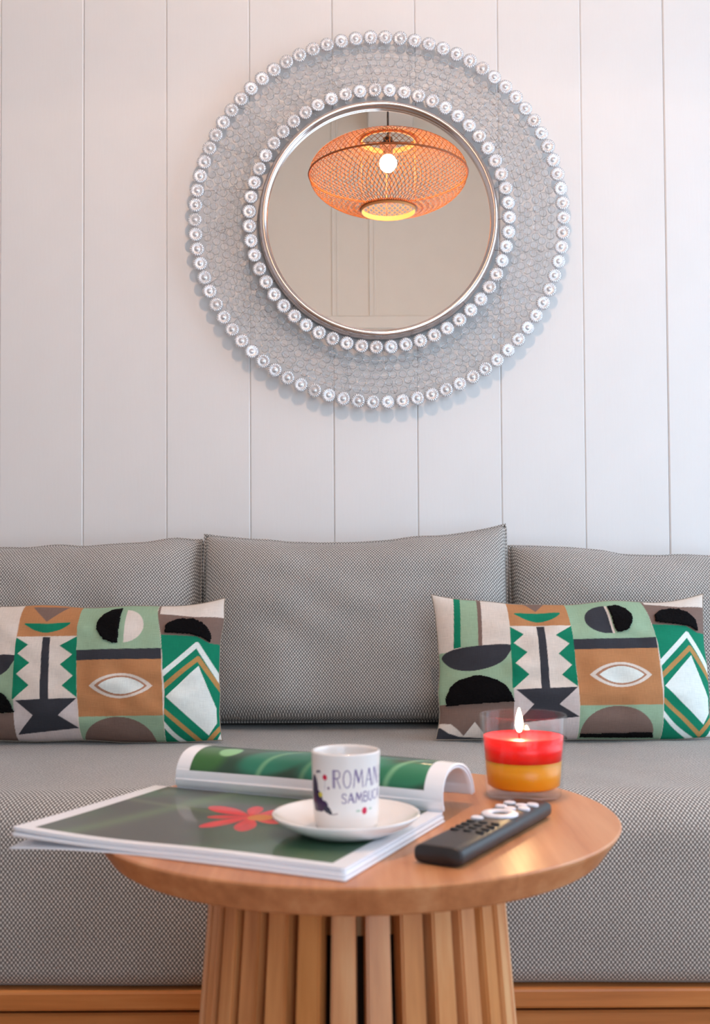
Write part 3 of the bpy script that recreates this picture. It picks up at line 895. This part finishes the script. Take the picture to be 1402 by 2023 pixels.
def cup_wall():
    na, nz = 560, 170
    ang = np.linspace(-PI, PI, na + 1)[:-1]; z = np.linspace(0.0045, CH - 0.0012, nz)
    A, Z = np.meshgrid(ang, z); R = np.interp(Z, [0.0045, 0.012, CH], [CR0, CR0 + 0.0010, CR1])
    V = np.stack([R * np.sin(A), -R * np.cos(A), Z], -1).reshape(-1, 3)
    P = np.stack([(A * 0.0285).ravel(), Z.ravel()], -1)     # metres round the wall, height
    col = np.tile(np.array(lin((240, 234, 230))), (len(P), 1))
    z0 = -(SZ + 0.0036 - TZ)                                # heights below are given above the table
    arc = lambda deg: math.radians(deg) * 0.0285
    def word(w, deg, zlo, h, width, lw, rgb, rise=0.0):
        x = arc(deg)
        for i, ch in enumerate(w):
            for stk in LET[ch]:
                pts = [(x + px * width, zlo + z0 + rise * i + py * h) for px, py in stk]
                col[near_line(P, pts, lw)] = lin(rgb)
            x += (LW[ch] + 0.22) * width
    word('ROMANA', -21, 0.0530, 0.0145, 0.0098, 0.0009, (122, 104, 150), 0.0003)
    word('SAMBUCA', -6, 0.0405, 0.0078, 0.0068, 0.0009, (120, 102, 150), 0.0003)
    def blob(deg, zz, rx, rz, rgb, rot=0.0):
        dx = P[:, 0] - arc(deg); dz = P[:, 1] - (zz + z0); ca, sa = math.cos(rot), math.sin(rot)
        col[(((dx * ca + dz * sa) / rx) ** 2 + ((-dx * sa + dz * ca) / rz) ** 2) < 1] = lin(rgb)
    PUR = (52, 26, 72)
    blob(-66, 0.0500, 0.0058, 0.0120, PUR); blob(-60, 0.0410, 0.0085, 0.0095, PUR); blob(-50, 0.0378, 0.0062, 0.0058, PUR, -0.5)
    blob(-40, 0.0375, 0.0042, 0.0042, PUR); blob(-34, 0.0345, 0.0040, 0.0028, (40, 40, 64), -0.4); blob(-29, 0.0325, 0.0026, 0.0018, (44, 52, 66), -0.3)
    col[near_line(P, [(arc(-30), 0.0312 + z0), (arc(-22), 0.0308 + z0), (arc(-14), 0.0318 + z0)], 0.0007)] = lin((70, 66, 92))
    blob(-48, 0.0462, 0.0024, 0.0022, (214, 200, 70))
    blob(-37, 0.0612, 0.0024, 0.0024, (206, 34, 70)); col[near_line(P, [(arc(-37), 0.0585 + z0), (arc(-38), 0.050 + z0)], 0.0004)] = lin((170, 160, 180))
    blob(-55, 0.0650, 0.0018, 0.0012, (62, 42, 82), 0.5); blob(-49, 0.0655, 0.0014, 0.0010, (62, 42, 82), -0.6)
    blob(-30, 0.0525, 0.0012, 0.0012, (108, 92, 132))
    blob(34, 0.0335, 0.0026, 0.0030, (206, 44, 82)); blob(22, 0.0338, 0.0022, 0.0009, (176, 196, 178)); blob(47, 0.0345, 0.0022, 0.0009, (176, 196, 178))
    me = mesh_pydata('cup_wall', V, grid_faces(na, nz, close_u=True)); set_col(me, col); return me
o = obj('cup_wall', cup_wall(), M['chinaprint'], cup); o['label'] = 'cup wall printed with purple lettering and emblem'

# ------------------------------------------------------------------ remote control
rem = empty('remote_control', (0.1150, 0.948, TZ), math.radians(60 - 90)); tag(rem, 'black remote control with white buttons lying in front of the candle', 'remote')
RW, RL, RH = 0.0215, 0.103, 0.0158
def remote_body():
    bm = bmesh.new()
    n = 28; ring = []
    sec = []
    for k in range(n):
        a = 2 * PI * k / n
        ca, sa = math.cos(a), math.sin(a)
        sec.append((RW * math.copysign(abs(ca) ** 0.45, ca), RH / 2 + RH / 2 * math.copysign(abs(sa) ** 0.62, sa)))
    rows = []
    for y, s in ((-RL, 0.90), (-RL + 0.0012, 0.97), (-RL + 0.004, 1.0), (0, 1.0), (RL - 0.004, 1.0), (RL - 0.0012, 0.97), (RL, 0.90)):
        rows.append([bm.verts.new((x * s, y, RH / 2 + (z - RH / 2) * s)) for x, z in sec])
    for a, b in zip(rows[:-1], rows[1:]):
        for i in range(n): bm.faces.new((a[i], a[(i + 1) % n], b[(i + 1) % n], b[i]))
    bm.faces.new(rows[0]); bm.faces.new(list(reversed(rows[-1])))
    return bm_mesh('remote_body', bm)
body = obj('remote_body', remote_body(), M['remote'], rem)
nav = lathe('navigation_ring', [(0.0078, 0.0), (0.0078, 0.0016), (0.009, 0.0024), (0.0152, 0.0024), (0.0164, 0.0016), (0.0164, 0.0)], 40)
o = obj('navigation_ring', nav, M['whitebtn'], rem); o.location = (0.0, 0.026, RH - 0.0004); o['label'] = 'white ring button'
def btn(x, y, rx, ry, m, h=0.0018, name='button'):
    bm = bmesh.new(); n = 20; rows = []
    for s, z in ((1.0, -0.0006), (1.0, h * 0.6), (0.82, h)):
        rows.append([bm.verts.new((rx * s * math.cos(2 * PI * k / n), ry * s * math.sin(2 * PI * k / n), z)) for k in range(n)])
    for a, b in zip(rows[:-1], rows[1:]):
        for i in range(n): bm.faces.new((a[i], a[(i + 1) % n], b[(i + 1) % n], b[i]))
    bm.faces.new(rows[-1])
    o = obj(name, bm_mesh(name, bm), m, rem, False); o.location = (x, y, RH - 0.0004); return o
for (x, y) in ((-0.0115, 0.002), (0.0, 0.050), (-0.011, 0.056), (0.011, 0.056), (0.004, 0.068), (-0.010, 0.074), (0.0118, 0.076)):
    o = btn(x, y, 0.0058, 0.0050, M['whitebtn'], 0.0022); o['label'] = 'white button'
for r_ in range(4):
    for c_ in (-1, 0, 1):
        btn(c_ * 0.0115, -0.012 - r_ * 0.011, 0.0040, 0.0028, M['remotebtn'], 0.0016)

# ------------------------------------------------------------------ candle
CC = (0.1735, 1.126)
candle = empty('candle', (CC[0], CC[1], TZ)); tag(candle, 'lit candle of red and orange wax in a clear glass tumbler', 'candle')
GH = 0.0850; GB, GT = 0.0385, 0.0452
def gr(z): return GB + (GT - GB) * z / GH
gprof = [(0.0, 0.0004), (GB - 0.002, 0.0004), (GB, 0.0024), (gr(0.02), 0.02), (gr(0.05), 0.05), (gr(GH) , GH - 0.0008), (GT - 0.0009, GH), (GT - 0.0019, GH - 0.0008), (gr(0.05) - 0.0020, 0.05), (gr(0.012) - 0.0020, 0.0125), (GB - 0.006, 0.0098), (0.0, 0.0092)]
obj('glass_tumbler', lathe('glass_tumbler', gprof, 96), M['glass'], candle)
def m_wax(name, col):
    m = mat(name, col, 0.35); b = m.node_tree.nodes['Principled BSDF']
    b.inputs['Subsurface Weight'].default_value = 0.3
    b.inputs['Subsurface Radius'].default_value = (0.03, 0.012, 0.006)
    b.inputs['Subsurface Scale'].default_value = 1.0
    return m
M['wax_o'] = m_wax('orange_wax', (1.0, 0.34, 0.0)); M['wax_r'] = m_wax('red_wax', (1.0, 0.004, 0.005))
e = 0.0023
obj('orange_wax', lathe('orange_wax', [(0.0, 0.0100), (GB - 0.006, 0.0104), (gr(0.0125) - e, 0.0135), (gr(0.0385) - e, 0.0385), (0.0, 0.0385)], 72), M['wax_o'], candle)
obj('red_wax', lathe('red_wax', [(0.0, 0.0387), (gr(0.0387) - e, 0.0387), (gr(0.0625) - e, 0.0630), (gr(0.062) - e - 0.002, 0.0618), (0.010, 0.0606), (0.0, 0.0604)], 72), M['wax_r'], candle)
V, F = tube_data([(-0.004, 0, 0.060), (-0.0042, 0, 0.066), (-0.0036, -0.0004, 0.0705)], 0.0009, 8)
obj('wick', Soup().add(V, F).mesh('wick'), M['wick'], candle)
flame_prof = [(0.0, 0.0), (0.0018, 0.001), (0.0034, 0.005), (0.0036, 0.009), (0.0028, 0.015), (0.0016, 0.020), (0.0006, 0.0235), (0.0, 0.025)]
fl = obj('flame', lathe('flame', flame_prof, 24), m_emit('candle_flame', (1.0, 0.66, 0.30), 260.0), candle); fl.location = (-0.004, 0, 0.0665)

# ------------------------------------------------------------------ round mirror
MX, MZ = 0.0545, 1.4340
WALL_F = RY1 - 0.0145
def S(px): return px / 2130.0 * 2.295
mir = empty('round_mirror', (MX, WALL_F, MZ)); tag(mir, 'round wall mirror framed by rings of clear crystal discs', 'mirror')
RX90 = Matrix.Rotation(math.radians(90), 4, 'X')       # lathe axis z -> -y (towards the room)
def face_out(me): me.transform(RX90); return me
obj('mirror_glass', face_out(lathe('mirror_glass', [(0.0, 0.004), (S(226), 0.004), (S(226), 0.0235), (S(219), 0.024), (0.0, 0.024)], 128)), M['mirror'], mir, False)
ri, ro = S(219), S(235)
fr_prof = [(ri, 0.0242), (ri + 0.0006, 0.0285)] + [((ri + ro) / 2 + (ro - ri) / 2 * 0.93 * math.cos(a), 0.030 + 0.0095 * math.sin(a)) for a in [PI - PI * k / 12 for k in range(13)]] + [(ro, 0.028), (ro + 0.0012, 0.027), (ro + 0.0012, 0.004), (ro - 0.004, 0.004), (ri, 0.0242)]
obj('mirror_rim', face_out(lathe('mirror_rim', fr_prof, 160)), M['chrome'], mir)

def m_crystal():
    m = bpy.data.materials.new('cut_crystal'); m.use_nodes = True
    b = m.node_tree.nodes['Principled BSDF']
    b.inputs['Base Color'].default_value = (0.97, 0.98, 1.0, 1); b.inputs['Roughness'].default_value = 0.02
    b.inputs['Transmission Weight'].default_value = 1.0; b.inputs['IOR'].default_value = 1.5
    return m
M['crystal'] = m_crystal()
def m_drop():
    m = m_crystal(); m.name = 'clear_crystal_drop'; t = m.node_tree; b = t.nodes['Principled BSDF']
    tr = t.nodes.new('ShaderNodeBsdfTransparent'); mx = t.nodes.new('ShaderNodeMixShader'); mx.inputs[0].default_value = 0.52
    t.links.new(tr.outputs[0], mx.inputs[1]); t.links.new(b.outputs[0], mx.inputs[2]); t.links.new(mx.outputs[0], t.nodes['Material Output'].inputs[0])
    return m
M['drop'] = m_drop()
M['dome'] = m_drop(); M['dome'].name = 'clear_crystal_dome'
M['silver'] = mat('silvered_crystal', (0.95, 0.95, 0.97), 0.26, 0.6)
def big_bead_meshes():
    R = 0.0156; nf = 20
    # clear domed disc
    dome = lathe('crystal_disc', [(0.0, -0.003), (R * 0.9, -0.003), (R, -0.0012), (R, 0.0006), (R * 0.93, 0.0028), (R * 0.70, 0.0052), (R * 0.4, 0.0066), (0.0, 0.0070)], 40)
    # silvered fluted rosette set in the disc
    prof = [(0.0, 0.0046), (R * 0.16, 0.0044), (R * 0.26, 0.0032), (R * 0.30, 0.0016), (R * 0.42, 0.0012), (R * 0.62, 0.0026), (R * 0.82, 0.0022), (R * 0.925, 0.0004), (R * 0.90, -0.0016), (R * 0.5, -0.0022), (0.0, -0.0022)]
    n = 2 * nf * 2; v = []
    for (r, z) in prof:
        for i in range(n):
            a = 2 * PI * i / n; fl_ = math.cos(a * nf)
            k = sstep(0.35, 0.8, r / R)
            v.append((r * (1 + 0.03 * fl_ * k) * math.cos(a), r * (1 + 0.03 * fl_ * k) * math.sin(a), z + 0.0007 * fl_ * k * (z > 0)))
    me = mesh_pydata('rosette', v, grid_faces(n, len(prof), close_u=True))
    bm = bmesh.new(); bm.from_mesh(me); bpy.data.meshes.remove(me); bmesh.ops.remove_doubles(bm, verts=bm.verts[:], dist=1e-7)
    return face_out(dome), face_out(bm_mesh('rosette', bm))
dome_me, ros_me = big_bead_meshes()
rsb = np.random.RandomState(11)
def bead_ring(rpx, n, depth, phase=0.0):
    for k in range(n):
        a = 2 * PI * (k + phase) / n
        o = obj('crystal_disc', dome_me, M['dome'], mir)
        o.location = (S(rpx) * math.cos(a), -depth, S(rpx) * math.sin(a))
        o.rotation_euler = (rsb.uniform(-0.16, 0.16), rsb.uniform(0, 6.28), rsb.uniform(-0.16, 0.16))
        q = obj('rosette', ros_me, M['silver'], o)
bead_ring(361, 78, 0.030)
bead_ring(254.5, 55, 0.034)
# small clear drops in staggered rings between them
def drop_mesh():
    bm = bmesh.new(); bmesh.ops.create_icosphere(bm, subdivisions=2, radius=0.0089)
    for v in bm.verts: v.co.z *= 0.42
    return face_out(bm_mesh('crystal_drop', bm))
drop = drop_mesh()
dv = np.array([v.co[:] for v in drop.vertices]); df = [tuple(p.vertices) for p in drop.polygons]
rings = [338.5, 323.5, 308.5, 293.5, 278.5]
cnt = 0; soup = Soup()
for j, rp in enumerate(rings):
    n = 118 - 4 * j
    for k in range(n):
        a = 2 * PI * (k + 0.5 * (j % 2)) / n + rsb.uniform(-0.004, 0.004)
        rr_ = S(rp + rsb.uniform(-1.6, 1.6))
        p = np.array((rr_ * math.cos(a), -0.027 + rsb.uniform(-0.002, 0.002), rr_ * math.sin(a)))
        if cnt < 300:
            o = obj('crystal_drop', drop, M['drop'], mir); o.location = p
            o.rotation_euler = (rsb.uniform(-0.25, 0.25), rsb.uniform(0, 6.28), rsb.uniform(-0.25, 0.25)); cnt += 1
        else:
            soup.add(dv + p, df)
o = obj('crystal_drops', soup.mesh('crystal_drops'), M['drop'], mir); o['kind'] = 'stuff'; o['label'] = 'inner rings of small clear crystal drops'
# wire armature: hoops, and short spokes standing on the rim
wires = Soup()
for rp in rings + [254.5, 361]:
    V, F = tube_data([(S(rp) * math.cos(2 * PI * k / 120), -0.0235, S(rp) * math.sin(2 * PI * k / 120)) for k in range(120)], 0.0006, 5, True)
    wires.add(V, F)
for k in range(24):
    a = 2 * PI * k / 24; a2 = a + 0.10
    pts = []
    for t in np.linspace(0, 1, 8):
        aa = a + (a2 - a) * t; r_ = S(236 + (361 - 236) * t)
        pts.append((r_ * math.cos(aa), -0.0215, r_ * math.sin(aa)))
    V, F = tube_data(pts, 0.0007, 5); wires.add(V, F)
for k in range(8):                                       # stand-off feet to the wall
    a = 2 * PI * k / 8 + 0.2
    V, F = tube_data([(S(361) * math.cos(a), -0.0235, S(361) * math.sin(a)), (S(361) * math.cos(a), -0.0005, S(361) * math.sin(a))], 0.0015, 6); wires.add(V, F)
obj('wire_frame', wires.mesh('wire_frame'), M['wire'], mir)

# ------------------------------------------------------------------ pendant lamp (hangs over the table, seen in the mirror)
LX, LY, LZ = 0.115, 1.05, 1.985
lamp = empty('pendant_lamp', (LX, LY, 2.98)); tag(lamp, 'woven bamboo pendant lamp with glowing bulb, reflected in the mirror', 'lamp')
dz = LZ - 2.98
A_, B_ = 0.257, 0.121; PH = math.radians(70)
weave = Soup()
def ribbon(path, w, t):
    """flat strip lying on the shade: path of (pos, normal)"""
    P = [Vector(p) for p, _ in path]; Nn = [Vector(n) for _, n in path]; m = len(P); V = []; F = []
    for i in range(m):
        tg = (P[min(i + 1, m - 1)] - P[max(i - 1, 0)]).normalized(); s = tg.cross(Nn[i]).normalized()
        for a, b in ((-1, -1), (1, -1), (1, 1), (-1, 1)):
            V.append(P[i] + s * (a * w / 2) + Nn[i] * (b * t / 2))
    for i in range(m - 1):
        for k in range(4):
            F.append((i * 4 + k, i * 4 + (k + 1) % 4, (i + 1) * 4 + (k + 1) % 4, (i + 1) * 4 + k))
    return V, F
NS = 84; TW = math.radians(62)
for sgn in (-1, 1):
    for k in range(NS):
        path = []
        for i in range(29):
            ph = -PH + 2 * PH * i / 28
            th = 2 * PI * (k + (0.25 if sgn > 0 else 0)) / NS + sgn * TW * (i / 28 - 0.5) * 1.0
            off = 0.0006 * sgn
            r = (A_ + off) * math.cos(ph); z = (B_ + off) * math.sin(ph)
            nn = Vector((B_ * math.cos(ph) * math.cos(th), B_ * math.cos(ph) * math.sin(th), A_ * math.sin(ph))).normalized()
            path.append(((r * math.cos(th), r * math.sin(th), z + dz), nn))
        V, F = ribbon(path, 0.0016, 0.0007); weave.add(V, F)
o = obj('bamboo_weave', weave.mesh('bamboo_weave'), M['bamboo'], lamp, False); o['kind'] = 'stuff'; o['label'] = 'crossing orange bamboo strands of the shade'
def hoop(name, r, z, rt, m):
    V, F = tube_data([(r * math.cos(2 * PI * k / 96), r * math.sin(2 * PI * k / 96), z + dz) for k in range(96)], rt, 8, True)
    return obj(name, Soup().add(V, F).mesh(name), m, lamp)
hoop('equator_hoop', A_ + 0.001, 0.0, 0.0034, M['bamboo_rim'])
rm = A_ * math.cos(PH); zm = B_ * math.sin(PH)
for sgn in (-1, 1):
    me = lathe('rim_band', [(rm - 0.0015, dz + sgn * zm - 0.008), (rm + 0.0015, dz + sgn * zm - 0.008), (rm + 0.0015, dz + sgn * zm + 0.008), (rm - 0.0015, dz + sgn * zm + 0.008)], 72, True)
    b = obj('rim_band', me, M['bamboo_band'], lamp, False)
    hoop('rim_hoop', rm + 0.003, sgn * (zm - 0.002), 0.0028, M['bamboo_rim'])
for k in range(4):
    a = PI / 4 + PI / 2 * k + 0.75
    V, F = tube_data([(rm * math.cos(a), rm * math.sin(a), dz - zm), (rm * math.cos(a), rm * math.sin(a), dz + zm)], 0.0013, 6)
    obj('support_rod', Soup().add(V, F).mesh('support_rod'), M['bamboo_band'], lamp)
V, F = tube_data([(-rm, 0, dz + zm - 0.006), (0, 0, dz + zm - 0.004), (rm, 0, dz + zm - 0.006)], 0.0016, 6)
obj('cross_bar', Soup().add(V, F).mesh('cross_bar'), M['bronze'], lamp)
obj('socket', lathe('socket', [(0.0, dz + 0.0610), (0.0145, dz + 0.0610), (0.016, dz + 0.070), (0.016, dz + 0.092), (0.027, dz + 0.094), (0.027, dz + 0.101), (0.017, dz + 0.104), (0.015, dz + 0.122), (0.005, dz + 0.128), (0.0, dz + 0.130)], 32), M['bronze'], lamp)
V, F = tube_data([(0, 0, dz + 0.128), (0, 0, -0.01)], 0.0032, 8)
obj('cord', Soup().add(V, F).mesh('cord'), M['cord'], lamp)
obj('ceiling_rose', lathe('ceiling_rose', [(0.0, -0.022), (0.03, -0.022), (0.042, -0.012), (0.045, -0.0005), (0.0, -0.0005)], 40), M['bronze'], lamp)
bulb_prof = [(0.0, -0.0275)] + [(0.0275 * math.cos(a), 0.0275 * math.sin(a)) for a in [math.radians(-80 + 10 * k) for k in range(14)]] + [(0.0135, 0.0255), (0.0, 0.0255)]
bl = obj('bulb', lathe('bulb', bulb_prof, 32), m_emit('bulb_glow', (1.0, 0.64, 0.43), 1040.0), lamp)
bl.location = (0, 0, dz + 0.038)
